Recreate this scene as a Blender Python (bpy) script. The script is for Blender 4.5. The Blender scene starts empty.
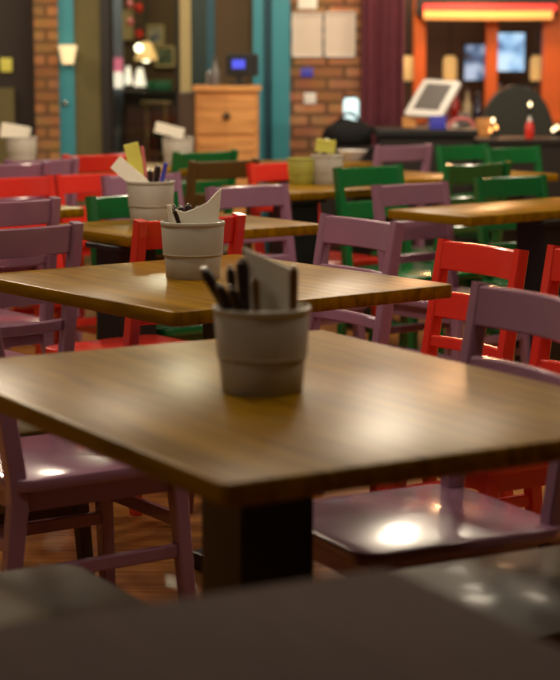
import bpy, bmesh, math, random
from mathutils import Vector, Matrix
random.seed(7)
C = bpy.context.scene.collection
SC = bpy.context.scene
PI = math.pi
# ---------------------------------------------------------------- camera model
F, HOR, CZ = 1850.0, 58.0, 1.30
PIT = math.atan((340 - HOR) / F)
CP, SP = math.cos(PIT), math.sin(PIT)
def ray(x, y):
    u, v = (x - 280) / F, (340 - y) / F
    return u, CP + v * SP, -SP + v * CP
def at(x, y, z):
    """point of the horizontal plane at height z seen at a pixel"""
    u, ho, ve = ray(x, y); t = (z - CZ) / ve
    return Vector((u * t, ho * t, z))
def atd(x, y, D):
    """point at depth D seen at a pixel"""
    u, ho, ve = ray(x, y); t = D / ho
    return Vector((u * t, D, CZ + ve * t))
def dirv(a):
    return Vector((math.cos(math.radians(a)), math.sin(math.radians(a)), 0))

# ---------------------------------------------------------------- materials
def srgb(r, g, b):
    f = lambda c: (c / 12.92 if c <= .04045 else ((c + .055) / 1.055) ** 2.4)
    return (f(r / 255), f(g / 255), f(b / 255), 1)
def nmat(name):
    m = bpy.data.materials.new(name); m.use_nodes = True
    nt = m.node_tree
    return m, nt, nt.nodes['Principled BSDF']
def N(nt, t, **kw):
    n = nt.nodes.new(t)
    for k, v in kw.items(): setattr(n, k, v)
    return n
def plain(name, col, rough=.5, metal=0, coat=0, var=.12, scale=9, bump=0.0, spec=.5):
    m, nt, b = nmat(name)
    tc = N(nt, 'ShaderNodeTexCoord'); nz = N(nt, 'ShaderNodeTexNoise')
    nz.inputs['Scale'].default_value = scale; nz.inputs['Detail'].default_value = 4
    nt.links.new(tc.outputs['Object'], nz.inputs['Vector'])
    mx = N(nt, 'ShaderNodeMix', data_type='RGBA')
    mx.inputs[6].default_value = tuple(c * (1 - var) for c in col[:3]) + (1,)
    mx.inputs[7].default_value = tuple(min(1, c * (1 + var)) for c in col[:3]) + (1,)
    nt.links.new(nz.outputs['Fac'], mx.inputs[0]); nt.links.new(mx.outputs[2], b.inputs['Base Color'])
    b.inputs['Roughness'].default_value = rough; b.inputs['Metallic'].default_value = metal
    b.inputs['Coat Weight'].default_value = coat; b.inputs['Coat Roughness'].default_value = .12
    b.inputs['Specular IOR Level'].default_value = spec
    if bump:
        bp = N(nt, 'ShaderNodeBump'); bp.inputs['Strength'].default_value = bump; bp.inputs['Distance'].default_value = .01
        nt.links.new(nz.outputs['Fac'], bp.inputs['Height']); nt.links.new(bp.outputs[0], b.inputs['Normal'])
    return m
def wood(name, c1, c2, c3, strip=.055, length=.5, rough=.30, coat=.0, along='Y', gap=.0015, grain=14, bump=.05, spec=.07):
    m, nt, b = nmat(name)
    tc = N(nt, 'ShaderNodeTexCoord'); mp = N(nt, 'ShaderNodeMapping')
    if along == 'Y': mp.inputs['Rotation'].default_value = (0, 0, PI / 2)
    if along == 'Z': mp.inputs['Rotation'].default_value = (PI/2, PI / 2, 0)
    nt.links.new(tc.outputs['Object'], mp.inputs['Vector'])
    br = N(nt, 'ShaderNodeTexBrick'); br.inputs['Scale'].default_value = 1
    br.inputs['Brick Width'].default_value = length; br.inputs['Row Height'].default_value = strip
    br.inputs['Mortar Size'].default_value = gap; br.inputs['Mortar Smooth'].default_value = .3
    br.inputs['Color1'].default_value = c1; br.inputs['Color2'].default_value = c2
    br.inputs['Mortar'].default_value = tuple(c * .75 for c in c2[:3]) + (1,)
    nt.links.new(mp.outputs[0], br.inputs['Vector'])
    m2 = N(nt, 'ShaderNodeMapping'); m2.inputs['Scale'].default_value = (1.6, grain * 1.6, grain)
    nt.links.new(mp.outputs[0], m2.inputs['Vector'])
    nz = N(nt, 'ShaderNodeTexNoise'); nz.inputs['Scale'].default_value = 2; nz.inputs['Detail'].default_value = 6
    nz.inputs['Distortion'].default_value = .6
    nt.links.new(m2.outputs[0], nz.inputs['Vector'])
    rp = N(nt, 'ShaderNodeValToRGB'); rp.color_ramp.elements[0].position = .42; rp.color_ramp.elements[1].position = .68
    nt.links.new(nz.outputs['Fac'], rp.inputs[0])
    mx = N(nt, 'ShaderNodeMix', data_type='RGBA'); mx.inputs[7].default_value = c3
    ml = N(nt, 'ShaderNodeMath', operation='MULTIPLY'); ml.inputs[1].default_value = .6
    nt.links.new(rp.outputs[0], ml.inputs[0]); nt.links.new(ml.outputs[0], mx.inputs[0])
    nt.links.new(br.outputs['Color'], mx.inputs[6]); nt.links.new(mx.outputs[2], b.inputs['Base Color'])
    b.inputs['Roughness'].default_value = rough; b.inputs['Coat Weight'].default_value = coat; b.inputs['Specular IOR Level'].default_value = spec
    b.inputs['Coat Roughness'].default_value = .2
    bp = N(nt, 'ShaderNodeBump'); bp.inputs['Strength'].default_value = bump; bp.inputs['Distance'].default_value = .004
    nt.links.new(nz.outputs['Fac'], bp.inputs['Height']); nt.links.new(bp.outputs[0], b.inputs['Normal'])
    return m
def brick(name, c1, c2, mortar, bw=.22, rh=.075):
    m, nt, b = nmat(name)
    tc = N(nt, 'ShaderNodeTexCoord'); mp = N(nt, 'ShaderNodeMapping'); mp.inputs['Rotation'].default_value = (PI / 2, 0, 0)
    nt.links.new(tc.outputs['Object'], mp.inputs['Vector'])
    br = N(nt, 'ShaderNodeTexBrick'); br.inputs['Scale'].default_value = 1
    br.inputs['Brick Width'].default_value = bw; br.inputs['Row Height'].default_value = rh
    br.inputs['Mortar Size'].default_value = .012; br.inputs['Color1'].default_value = c1
    br.inputs['Color2'].default_value = c2; br.inputs['Mortar'].default_value = mortar; br.inputs['Bias'].default_value = -.1
    nt.links.new(mp.outputs[0], br.inputs['Vector'])
    nz = N(nt, 'ShaderNodeTexNoise'); nz.inputs['Scale'].default_value = 6; nz.inputs['Detail'].default_value = 5
    nt.links.new(tc.outputs['Object'], nz.inputs['Vector'])
    mx = N(nt, 'ShaderNodeMix', data_type='RGBA', blend_type='MULTIPLY'); mx.inputs[0].default_value = .7
    nt.links.new(br.outputs['Color'], mx.inputs[6]); nt.links.new(nz.outputs['Color'], mx.inputs[7])
    sc = N(nt, 'ShaderNodeMix', data_type='RGBA', blend_type='MULTIPLY'); sc.inputs[0].default_value = 1
    sc.inputs[7].default_value = (1.6, 1.6, 1.6, 1)
    nt.links.new(mx.outputs[2], sc.inputs[6]); nt.links.new(sc.outputs[2], b.inputs['Base Color'])
    b.inputs['Roughness'].default_value = .8
    bp = N(nt, 'ShaderNodeBump'); bp.inputs['Strength'].default_value = .5; bp.inputs['Distance'].default_value = .01
    nt.links.new(br.outputs['Fac'], bp.inputs['Height']); bp.invert = True
    nt.links.new(bp.outputs[0], b.inputs['Normal'])
    return m
def emit(name, col, s):
    m, nt, b = nmat(name)
    b.inputs['Base Color'].default_value = col; b.inputs['Emission Color'].default_value = col
    b.inputs['Emission Strength'].default_value = s
    return m
def screen(name, cols, s, scale=6):
    m, nt, b = nmat(name)
    tc = N(nt, 'ShaderNodeTexCoord'); vz = N(nt, 'ShaderNodeTexNoise'); vz.inputs['Scale'].default_value = scale
    vz.inputs['Detail'].default_value = 1.5
    nt.links.new(tc.outputs['Object'], vz.inputs['Vector'])
    rp = N(nt, 'ShaderNodeValToRGB'); e = rp.color_ramp.elements
    e[0].position = .35; e[0].color = cols[0]; e[1].position = .62; e[1].color = cols[-1]
    for k, c in enumerate(cols[1:-1]):
        x = e.new(.35 + .27 * (k + 1) / (len(cols) - 1)); x.color = c
    nt.links.new(vz.outputs['Fac'], rp.inputs[0])
    nt.links.new(rp.outputs[0], b.inputs['Emission Color']); b.inputs['Emission Strength'].default_value = s
    b.inputs['Base Color'].default_value = (.02, .02, .02, 1); b.inputs['Roughness'].default_value = .2
    return m
def glass(name, tint=(.9, .95, .9, 1)):
    m = bpy.data.materials.new(name); m.use_nodes = True; nt = m.node_tree
    nt.nodes.remove(nt.nodes['Principled BSDF']); out = nt.nodes['Material Output']
    tr = N(nt, 'ShaderNodeBsdfTransparent'); tr.inputs[0].default_value = tint
    gl = N(nt, 'ShaderNodeBsdfGlossy'); gl.inputs['Roughness'].default_value = .03
    fr = N(nt, 'ShaderNodeFresnel'); fr.inputs[0].default_value = 1.5
    mx = N(nt, 'ShaderNodeMixShader'); nt.links.new(fr.outputs[0], mx.inputs[0])
    nt.links.new(tr.outputs[0], mx.inputs[1]); nt.links.new(gl.outputs[0], mx.inputs[2])
    nt.links.new(mx.outputs[0], out.inputs[0])
    return m

M = {}
M['purple'] = plain('purple_paint', srgb(150, 108, 132), .24, coat=.5, var=.07, scale=14)
M['red'] = plain('red_paint', srgb(220, 52, 40), .24, coat=.5, var=.06, scale=14)
M['green'] = plain('green_paint', srgb(18, 102, 50), .24, coat=.5, var=.08, scale=14)
M['olive'] = plain('olive_paint', srgb(88, 66, 28), .5, coat=.05, spec=.25, var=.08, scale=14)
M['table'] = wood('table_wood', srgb(150, 110, 12), srgb(136, 97, 9), srgb(82, 55, 6), .05, .6)
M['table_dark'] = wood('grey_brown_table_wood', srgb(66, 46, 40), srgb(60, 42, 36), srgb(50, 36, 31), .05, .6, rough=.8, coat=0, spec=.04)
M['edge'] = plain('table_edge_wood', srgb(126, 78, 38), .35, coat=.3, var=.2, scale=20)
M['black'] = plain('black_metal', srgb(22, 22, 24), .45, var=.1)
M['steel'] = plain('cutlery_steel', (.75, .73, .68, 1), .2, metal=1, var=.03)
M['handle'] = plain('dark_handle', srgb(44, 28, 22), .35, var=.2, scale=40)
M['brown_handle'] = plain('brown_handle', srgb(110, 78, 44), .35, var=.2, scale=40)
M['bucket'] = plain('grey_bucket', srgb(184, 176, 164), .42, coat=.1, var=.05, scale=20)
M['bucket_lime'] = plain('lime_bucket', srgb(170, 165, 70), .45, var=.05, scale=20)
M['paper'] = plain('napkin_paper', srgb(250, 242, 224), .8, var=.03, scale=30, bump=.1)
M['yellow_paper'] = plain('yellow_paper', srgb(222, 214, 96), .7, var=.05, scale=30)
M['pink'] = plain('pink_plastic', srgb(206, 110, 110), .4)
M['blue'] = plain('blue_plastic', srgb(70, 70, 190), .4)
M['floor'] = wood('floor_boards', srgb(196, 134, 70), srgb(168, 108, 54), srgb(112, 66, 32), .12, 1.6, rough=.32, coat=.25, along='X', gap=.003)
M['ceil'] = plain('ceiling_paint', srgb(60, 50, 42), .9)
M['wall'] = plain('brown_plaster', srgb(84, 66, 42), .85)
M['wall_dark'] = plain('dark_plaster', srgb(52, 42, 36), .85)
M['olive_wall'] = plain('olive_plaster', srgb(104, 94, 56), .8)
M['brick'] = brick('red_brown_brick', srgb(170, 118, 72), srgb(134, 88, 52), srgb(104, 72, 44))
M['brick_tan'] = brick('tan_brick', srgb(182, 126, 84), srgb(142, 92, 56), srgb(104, 70, 44))
M['turq'] = plain('turquoise_paint', srgb(54, 142, 156), .45, coat=.15, var=.06)
M['teal'] = plain('dark_teal_paint', srgb(24, 78, 92), .5)
M['cream'] = plain('cream_paint', srgb(178, 160, 108), .6)
M['dkgreen'] = plain('dark_green_paint', srgb(20, 46, 38), .4)
M['greyblue'] = plain('grey_blue_paint', srgb(112, 122, 138), .6)
M['darkframe'] = plain('dark_brown_paint', srgb(30, 22, 18), .5)
M['stand'] = wood('stand_wood', srgb(228, 164, 100), srgb(212, 148, 88), srgb(150, 92, 52), .3, 1.4, rough=.5, coat=0, along='X')
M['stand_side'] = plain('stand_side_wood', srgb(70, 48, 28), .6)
M['curtain'] = plain('plum_fabric', srgb(150, 78, 92), .9, var=.25, scale=16)
M['orange'] = plain('orange_paint', srgb(226, 104, 30), .5)
M['booth'] = plain('dark_green_leather', srgb(44, 44, 36), .5, var=.15)
M['white'] = plain('white_plastic', srgb(236, 230, 222), .4, var=.03)
M['grey_plastic'] = plain('grey_plastic', srgb(110, 104, 100), .4)
M['blackcloth'] = plain('black_cloth', srgb(14, 13, 14), .9, var=.2)
M['glass'] = glass('window_glass')
M['clear'] = glass('bottle_glass', (.75, .8, .78, 1))

# ---------------------------------------------------------------- mesh helpers
def box(bm, c, s, rot=None, bev=0.0):
    r = bmesh.ops.create_cube(bm, size=1.0)
    vs = r['verts']
    mt = Matrix.Translation(Vector(c)) @ (rot.to_4x4() if rot else Matrix.Identity(4)) @ Matrix.Diagonal((s[0], s[1], s[2], 1))
    bmesh.ops.transform(bm, matrix=mt, verts=vs)
    if bev:
        es = list({e for v in vs for e in v.link_edges})
        bmesh.ops.bevel(bm, geom=es, offset=bev, segments=2, affect='EDGES', profile=.6)
def sweep(bm, pts, w, d, wd=(1, 0, 0), taper=None):
    """square bar through pts; w along wd, d across it"""
    wd = Vector(wd).normalized(); rings = []
    pts = [Vector(p) for p in pts]; n = len(pts)
    for i, p in enumerate(pts):
        t = (pts[min(i + 1, n - 1)] - pts[max(i - 1, 0)]).normalized()
        a = (wd - t * wd.dot(t)).normalized(); b = t.cross(a)
        k = taper[i] if taper else 1
        ch = .22
        ring = []
        for sa, sb in ((-1, -1 + ch), (-1 + ch, -1), (1 - ch, -1), (1, -1 + ch), (1, 1 - ch), (1 - ch, 1), (-1 + ch, 1), (-1, 1 - ch)):
            ring.append(bm.verts.new(p + a * (sa * w * .5 * k) + b * (sb * d * .5 * k)))
        rings.append(ring)
    for i in range(n - 1):
        for k in range(8):
            bm.faces.new((rings[i][k], rings[i][(k + 1) % 8], rings[i + 1][(k + 1) % 8], rings[i + 1][k]))
    bm.faces.new(rings[0][::-1]); bm.faces.new(rings[-1])
def tube(bm, pts, r, seg=10):
    pts = [Vector(p) for p in pts]; n = len(pts); rings = []
    rs = r if isinstance(r, (list, tuple)) else [r] * n
    for i, p in enumerate(pts):
        t = (pts[min(i + 1, n - 1)] - pts[max(i - 1, 0)]).normalized()
        a = t.orthogonal().normalized() if i == 0 else (a - t * a.dot(t)).normalized()
        b = t.cross(a)
        rings.append([bm.verts.new(p + (a * math.cos(2 * PI * k / seg) + b * math.sin(2 * PI * k / seg)) * rs[i]) for k in range(seg)])
    for i in range(n - 1):
        for k in range(seg):
            bm.faces.new((rings[i][k], rings[i][(k + 1) % seg], rings[i + 1][(k + 1) % seg], rings[i + 1][k]))
    bm.faces.new(rings[0][::-1]); bm.faces.new(rings[-1])
def lathe(bm, prof, seg=40, c=(0, 0, 0)):
    rings = []
    for r, z in prof:
        rings.append([bm.verts.new((c[0] + r * math.cos(2 * PI * k / seg), c[1] + r * math.sin(2 * PI * k / seg), c[2] + z)) for k in range(seg)]
                     if r > 1e-5 else [bm.verts.new((c[0], c[1], c[2] + z))])
    for a, b in zip(rings, rings[1:]):
        for k in range(seg):
            q = [a[k % len(a)], a[(k + 1) % seg % len(a)], b[(k + 1) % seg % len(b)], b[k % len(b)]]
            u = []
            for v in q:
                if v not in u: u.append(v)
            if len(u) > 2: bm.faces.new(u)
def rplate(bm, w, d, z0, z1, r, bev=.005, seg=8):
    """rounded-corner plate with eased edges"""
    def outline(ins, z):
        o = []
        rr = max(r - ins, .001)
        for cx, cy, a0 in ((w/2-r, d/2-r, 0), (-w/2+r, d/2-r, 90), (-w/2+r, -d/2+r, 180), (w/2-r, -d/2+r, 270)):
            for k in range(seg + 1):
                a = math.radians(a0 + 90 * k / seg)
                o.append(bm.verts.new((cx + rr * math.cos(a), cy + rr * math.sin(a), z)))
        return o
    L = [outline(bev, z0), outline(bev * .3, z0 + bev * .3), outline(0, z0 + bev), outline(0, z1 - bev), outline(bev * .3, z1 - bev * .3), outline(bev, z1)]
    n = len(L[0])
    for a, b in zip(L, L[1:]):
        for k in range(n): bm.faces.new((a[k], a[(k+1) % n], b[(k+1) % n], b[k]))
    bm.faces.new(L[0][::-1]); bm.faces.new(L[-1])
def obj(name, bm, mat, parent=None, smooth=False, loc=None):
    bmesh.ops.recalc_face_normals(bm, faces=bm.faces)
    me = bpy.data.meshes.new(name); bm.to_mesh(me); bm.free()
    me.materials.append(M[mat] if isinstance(mat, str) else mat)
    if smooth:
        for p in me.polygons: p.use_smooth = True
        try: me.set_sharp_from_angle(angle=math.radians(38))
        except Exception: pass
    o = bpy.data.objects.new(name, me); C.objects.link(o)
    if parent: o.parent = parent
    if loc is not None: o.location = loc
    return o
def tag(o, label, cat, group=None):
    o['label'] = label; o['category'] = cat
    if group: o['group'] = group
    return o
def thing(name, label, cat, loc=(0, 0, 0), rotz=0, group=None):
    o = bpy.data.objects.new(name, None); C.objects.link(o); o.empty_display_size = .1
    o.location = loc; o.rotation_euler = (0, 0, rotz)
    return tag(o, label, cat, group)
def struct(name, bm, mat, parent=None):
    o = obj(name, bm, mat, parent)
    if not parent: o['kind'] = 'structure'
    return o
def dup(root, loc, rotz, label):
    r = root.copy(); C.objects.link(r); r.location = loc; r.rotation_euler = (0, 0, rotz); r['label'] = label
    for ch in list(root.children):
        c = ch.copy(); C.objects.link(c); c.parent = r
        for g in list(ch.children):
            d = g.copy(); C.objects.link(d); d.parent = c
    return r
BM = bmesh.new

# ---------------------------------------------------------------- chairs
def build_chair(colour):
    m = colour
    t = thing('dining_chair', '', 'chair', group='painted wooden dining chairs')
    b = BM(); rplate(b, .42, .455, .408, .436, .055, .007); bmesh.ops.translate(b, verts=b.verts, vec=(0, .018, 0)); obj('seat', b, m, t, True)
    b = BM()
    for s in (-1, 1):
        box(b, (s * .163, .012, .384), (.02, .34, .048)); box(b, (0, .012 + s * .182, .384), (.31, .02, .048))
    obj('seat_frame', b, m, t)
    for s in (-1, 1):
        b = BM(); sweep(b, [(s * .192, .225, 0), (s * .17, .20, .408)], .036, .036, taper=[.82, 1.05]); obj('leg', b, m, t)
        b = BM(); sweep(b, [(s * .188, -.235, 0), (s * .174, -.186, .38), (s * .172, -.19, .45), (s * .173, -.222, .65), (s * .175, -.256, .85)], .034, .038, taper=[.85, 1.05, 1.05, 1, .9])
        obj('leg', b, m, t)
    def slat(z0, z1, th=.019, bow=.024):
        bb = BM(); n = 12; rows = []
        for i in range(n + 1):
            x = -.161 + .322 * i / n
            yb = -bow * (1 - (x / .161) ** 2)
            row = []
            for z, e in ((z0, 0), (z0 + .004, 1), (z1 - .004, 1), (z1, 0)):
                y = -.19 - max(0, z - .45) * (.066 / .40) + yb + .006
                row.append((Vector((x, y + th / 2 - (0 if e else .004), z)), Vector((x, y - th / 2 + (0 if e else .004), z))))
            ring = [bb.verts.new(p[0]) for p in row] + [bb.verts.new(p[1]) for p in row[::-1]]
            rows.append(ring)
        for a, c in zip(rows, rows[1:]):
            for k in range(8): bb.faces.new((a[k], a[(k+1) % 8], c[(k+1) % 8], c[k]))
        bb.faces.new(rows[0]); bb.faces.new(rows[-1][::-1])
        return bb
    obj('back_slat', slat(.765, .846), m, t, True)
    obj('back_slat', slat(.63, .705), m, t, True)
    obj('back_slat', slat(.545, .578), m, t, True)
    for s in (-1, 1):
        b = BM(); sweep(b, [(s * .18, -.20, .225), (s * .178, .212, .225)], .018, .03); obj('stretcher', b, m, t)
    for y, z in ((.208, .29), (-.200, .29)):
        b = BM(); sweep(b, [(-.173, y, z), (.173, y, z)], .03, .018, wd=(0, 0, 1)); obj('stretcher', b, m, t)
    return t
PROTO = {}
def chair(colour, px, py, face, label, z=.85, loc=None):
    """chair whose back-top centre is seen at (px, py); face = direction it faces, degrees"""
    if loc is None:
        p = at(px, py, z); loc = p - dirv(face) * -.256
    loc = (loc[0], loc[1], 0); rz = math.radians(face - 90)
    if colour not in PROTO:
        PROTO[colour] = build_chair(colour); o = PROTO[colour]
        o.location = loc; o.rotation_euler = (0, 0, rz); o['label'] = label; k = z / .85; o.scale = (k, k, k)
        return o
    o = dup(PROTO[colour], loc, rz, label); k = z / .85; o.scale = (k, k, k)
    return o

# ---------------------------------------------------------------- tables
def table(corner, a, lx, ly, label, mat='table', which='N', ped=(0, 0)):
    """square table; corner N nearest corner, a = direction of its N-R edge; ly runs along a+90"""
    e1, e2 = dirv(a), dirv(a + 90)
    k = {'N': (1, 1), 'R': (-1, 1), 'L': (1, -1), 'B': (-1, -1)}[which]
    c = Vector(corner) + e1 * (k[0] * lx / 2) + e2 * (k[1] * ly / 2)
    t = thing('dining_table', label, 'table', (c.x, c.y, 0), math.radians(a), 'wooden dining tables')
    b = BM(); rplate(b, lx, ly, .716, .75, .018, .005); obj('tabletop', b, mat, t, True)
    b = BM(); box(b, (ped[0], ped[1], .375), (.14, .14, .66), bev=.004); obj('pedestal', b, 'black', t)
    b = BM(); rplate(b, .20, .20, .70, .716, .02, .003)
    bmesh.ops.translate(b, verts=b.verts, vec=(ped[0], ped[1], 0)); obj('mounting_plate', b, 'black', t)
    b = BM(); rplate(b, .20, .20, 0.0, .045, .03, .008)
    bmesh.ops.translate(b, verts=b.verts, vec=(ped[0], ped[1], 0)); obj('base_plate', b, 'black', t)
    return t

# ---------------------------------------------------------------- buckets and what stands in them
def build_bucket(mat, label):
    t = thing('utensil_bucket', label, 'bucket', group='table buckets')
    b = BM(); lathe(b, [(0, 0), (.063, 0), (.0645, .002), (.0685, .052), (.0675, .055), (.0715, .058), (.0755, .128), (.0735, .131), (.0715, .128), (.0655, .058), (.060, .006), (0, .006)])
    obj('body', b, mat, t, True)
    b = BM(); lathe(b, [(.0752, .124), (.0772, .126), (.0778, .130), (.0768, .134), (.0742, .135), (.0728, .132), (.0735, .126), (.0752, .124)])
    obj('rim', b, mat, t, True)
    b = BM(); lathe(b, [(.0680, .0535), (.0702, .0535), (.0722, .0565), (.0716, .0590), (.0690, .0580), (.0680, .0535)])
    obj('band', b, mat, t, True)
    return t
BUCK = {}
def bucket(p, label, mat='bucket', s=1.06):
    if mat not in BUCK:
        BUCK[mat] = build_bucket(mat, label); o = BUCK[mat]; o.location = p
    else: o = dup(BUCK[mat], p, 0, label)
    o.scale = (s, s, s)
    return o
def napkin(p, size, rot, label, mat='paper', layers=3, curl=0.0, name='napkin_stack', cat='napkins'):
    """stack of folded napkins, standing; size (wide, thick, tall), rot Euler"""
    b = BM()
    for k in range(layers):
        th = size[1] / layers; n = 8; rows = []
        y0 = -size[1] / 2 + k * th
        for i in range(n + 1):
            z = size[2] * i / n; off = curl * (z / size[2]) ** 2 + random.uniform(-.0006, .0006)
            w = size[0] * (1 - .02 * k)
            rows.append([b.verts.new(v) for v in ((-w/2, y0 + off, z), (w/2, y0 + off, z), (w/2, y0 + th * .86 + off, z), (-w/2, y0 + th * .86 + off, z))])
        for a, c in zip(rows, rows[1:]):
            for q in range(4): b.faces.new((a[q], a[(q+1) % 4], c[(q+1) % 4], c[q]))
        b.faces.new(rows[0][::-1]); b.faces.new(rows[-1])
    o = obj(name, b, mat, None, False, p)
    o.rotation_euler = rot
    return tag(o, label, cat, 'napkins in the buckets')
from mathutils import Euler
def cutlery(foot, top, label, r=.007, mat='handle', tip='steel'):
    """piece of cutlery standing handle up, from foot to top"""
    foot, top = Vector(foot), Vector(top); d = (top - foot); L = d.length
    t = thing('table_knife', label, 'cutlery', foot, 0, 'cutlery in the buckets')
    t.rotation_euler = d.to_track_quat('Z', 'Y').to_euler()
    b = BM(); h0 = L * .42
    prof = [(0, h0), (r * .7, h0), (r * .85, h0 + .01), (r, h0 + (L - h0) * .5), (r * 1.15, L - .018), (r * .95, L - .005), (0, L)]
    lathe(b, prof, 12); obj('handle', b, mat, t, True)
    b = BM(); box(b, (0, 0, h0 * .5), (r * 1.5, .0022, h0 + .004), bev=.0008); obj('blade', b, tip, t)
    b = BM(); lathe(b, [(0, L - .0025), (r * .62, L - .003), (r * .5, L + .0012), (0, L + .002)], 10); obj('end_cap', b, tip, t, True)
    return t

# ================================================================ ROOM
BW = 11.7
def xs(px, D): return atd(px, 58, D).x
def zs(py, D): return atd(280, py, D).z
H = 3.1
b = BM(); box(b, (.6, 6.2, -.05), (10.4, 22, .1)); struct('floor', b, 'floor')
b = BM(); box(b, (.6, 6.2, H + .05), (10.4, 22, .1)); struct('ceiling', b, 'ceil')
b = BM(); box(b, (-4.65, 6.2, H / 2), (.1, 22, H)); struct('wall_left', b, 'wall')
b = BM(); box(b, (5.85, 6.2, H / 2), (.1, 22, H)); struct('wall_right', b, 'wall')
b = BM(); box(b, (.6, -4.85, H / 2), (10.4, .1, H)); struct('wall_front', b, 'wall')
b = BM(); box(b, (.6, 17.25, H / 2), (10.4, .1, H)); struct('wall_back', b, 'wall')
def wallseg(name, x0, x1, D, mat, th=.16, z0=0, z1=H, off=0):
    X0, X1 = xs(x0, D), xs(x1, D)
    b = BM(); box(b, (0, 0, 0), (X1 - X0, th, z1 - z0))
    o = struct(name, b, mat); o.location = ((X0 + X1) / 2, D + th / 2 + off, (z0 + z1) / 2)
    return o
w = wallseg('wall_partition', -280, 36, BW + .1, 'wall_dark')
wallseg('wall_dado', -280, 13, BW + .04, 'olive_wall', z1=zs(88, BW))
wallseg('trim_1', 34.5, 58, BW - .05, 'brick', th=.3)
wallseg('trim_2', 58, 74, BW - .02, 'turq', th=.2)
wallseg('wall_panel', 74, 101, BW, 'olive_wall')
wallseg('trim_3', 101, 109.5, BW - .02, 'darkframe', th=.2)
wallseg('trim_4', 180, 191, BW - .02, 'cream', th=.2)
d = wallseg('door_1', 191, 215, BW, 'dkgreen', th=.06, z1=2.2)
b = BM(); box(b, (.03, -.045, .05), (.025, .03, .14), bev=.006); obj('door_handle', b, 'steel', d)
b = BM(); box(b, (0, 0, 0), (.05, .03, 2.2)); s_ = obj('door_frame', b, 'teal', d); s_.location = (.05, -.02, 0)
wallseg('wall_lintel', 191, 215, BW, 'wall', z0=2.2)
wallseg('wall_recess', 215, 253, BW, 'wall')
wallseg('trim_5', 253, 263, BW - .06, 'turq', th=.24)
wallseg('trim_6', 263, 272, BW, 'teal', th=.18)
wallseg('trim_7', 272, 290, BW - .06, 'turq', th=.24)
wallseg('wall_brick', 290, 364, BW, 'brick_tan', th=.3)
# window into the next room
wn = wallseg('window_1', 109.5, 180, BW + .08, 'glass', th=.008, z0=.45, z1=2.6)
b = BM()
wX = xs(180, BW + .08) - xs(109.5, BW + .08)
for x in (-wX / 2 + .012, wX / 2 - .012): box(b, (x, 0, 0), (.024, .06, 2.15))
for z in (-1.063, 1.063): box(b, (0, 0, z), (wX, .06, .024))
obj('window_frame', b, 'darkframe', wn)
wallseg('wall_sill', 109.5, 180, BW, 'wall_dark', z1=.45)
wallseg('wall_header', 109.5, 180, BW, 'wall_dark', z0=2.6)
# next room
ND = 14.5
wallseg('wall_far', -40, 262, ND, 'wall', th=.1)
wallseg('trim_8', 107, 122, ND - .9, 'greyblue', th=.12)

def flatbox(name, label, cat, x0, y0, x1, y1, D, mat, th=.03, group=None, bev=.004):
    a, c = atd(x0, y0, D), atd(x1, y1, D)
    b = BM(); box(b, (0, 0, 0), (abs(c.x - a.x), th, abs(a.z - c.z)), bev=min(bev, th * .3))
    o = obj(name, b, mat, None, True, ((a.x + c.x) / 2, D + th / 2, (a.z + c.z) / 2))
    return tag(o, label, cat, group)
def framed(name, label, cat, x0, y0, x1, y1, D, fmat, pmat, group=None, fw=.018):
    a, c = atd(x0, y0, D), atd(x1, y1, D)
    W, Hh = abs(c.x - a.x), abs(a.z - c.z)
    t = thing(name, label, cat, ((a.x + c.x) / 2, D, (a.z + c.z) / 2), 0, group)
    b = BM()
    for s in (-1, 1):
        box(b, (s * (W / 2 - fw / 2), -.012, 0), (fw, .024, Hh)); box(b, (0, -.012, s * (Hh / 2 - fw / 2)), (W - 2 * fw, .024, fw))
    obj('frame', b, fmat, t)
    b = BM(); box(b, (0, -.006, 0), (W - 2 * fw, .008, Hh - 2 * fw)); obj('picture', b, pmat, t)
    return t
M['poster_a'] = screen('grey_poster', [srgb(150, 140, 130), srgb(90, 96, 110)], 0, 9); 
for nm, c1, c2 in (('poster_a', (176, 164, 140), (70, 80, 100)), ('poster_b', (96, 110, 78), (60, 70, 48))):
    m, nt, bs = nmat(nm); tc = N(nt, 'ShaderNodeTexCoord'); vo = N(nt, 'ShaderNodeTexNoise'); vo.inputs['Scale'].default_value = 14
    nt.links.new(tc.outputs['Object'], vo.inputs['Vector']); rp = N(nt, 'ShaderNodeValToRGB')
    rp.color_ramp.elements[0].color = srgb(*c1); rp.color_ramp.elements[1].color = srgb(*c2)
    rp.color_ramp.elements[0].position = .45; rp.color_ramp.elements[1].position = .6
    nt.links.new(vo.outputs['Fac'], rp.inputs[0]); nt.links.new(rp.outputs[0], bs.inputs['Base Color']); M[nm] = m
framed('wall_poster', 'small grey poster high on the far wall behind the window', 'poster', 147, 25, 164, 45, ND - .03, 'cream', 'poster_a', 'posters behind the window')
framed('wall_poster', 'small green poster just below the grey one behind the window', 'poster', 155, 46, 175, 67, ND - .03, 'cream', 'poster_b', 'posters behind the window')
M['bulb'] = emit('warm_bulb', (1, .86, .62, 1), 5)
M['shade'] = emit('lit_shade', (1, .62, .24, 1), .5)
M['shade_cream'] = emit('lit_cream_shade', (1, .78, .42, 1), .7)
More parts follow.
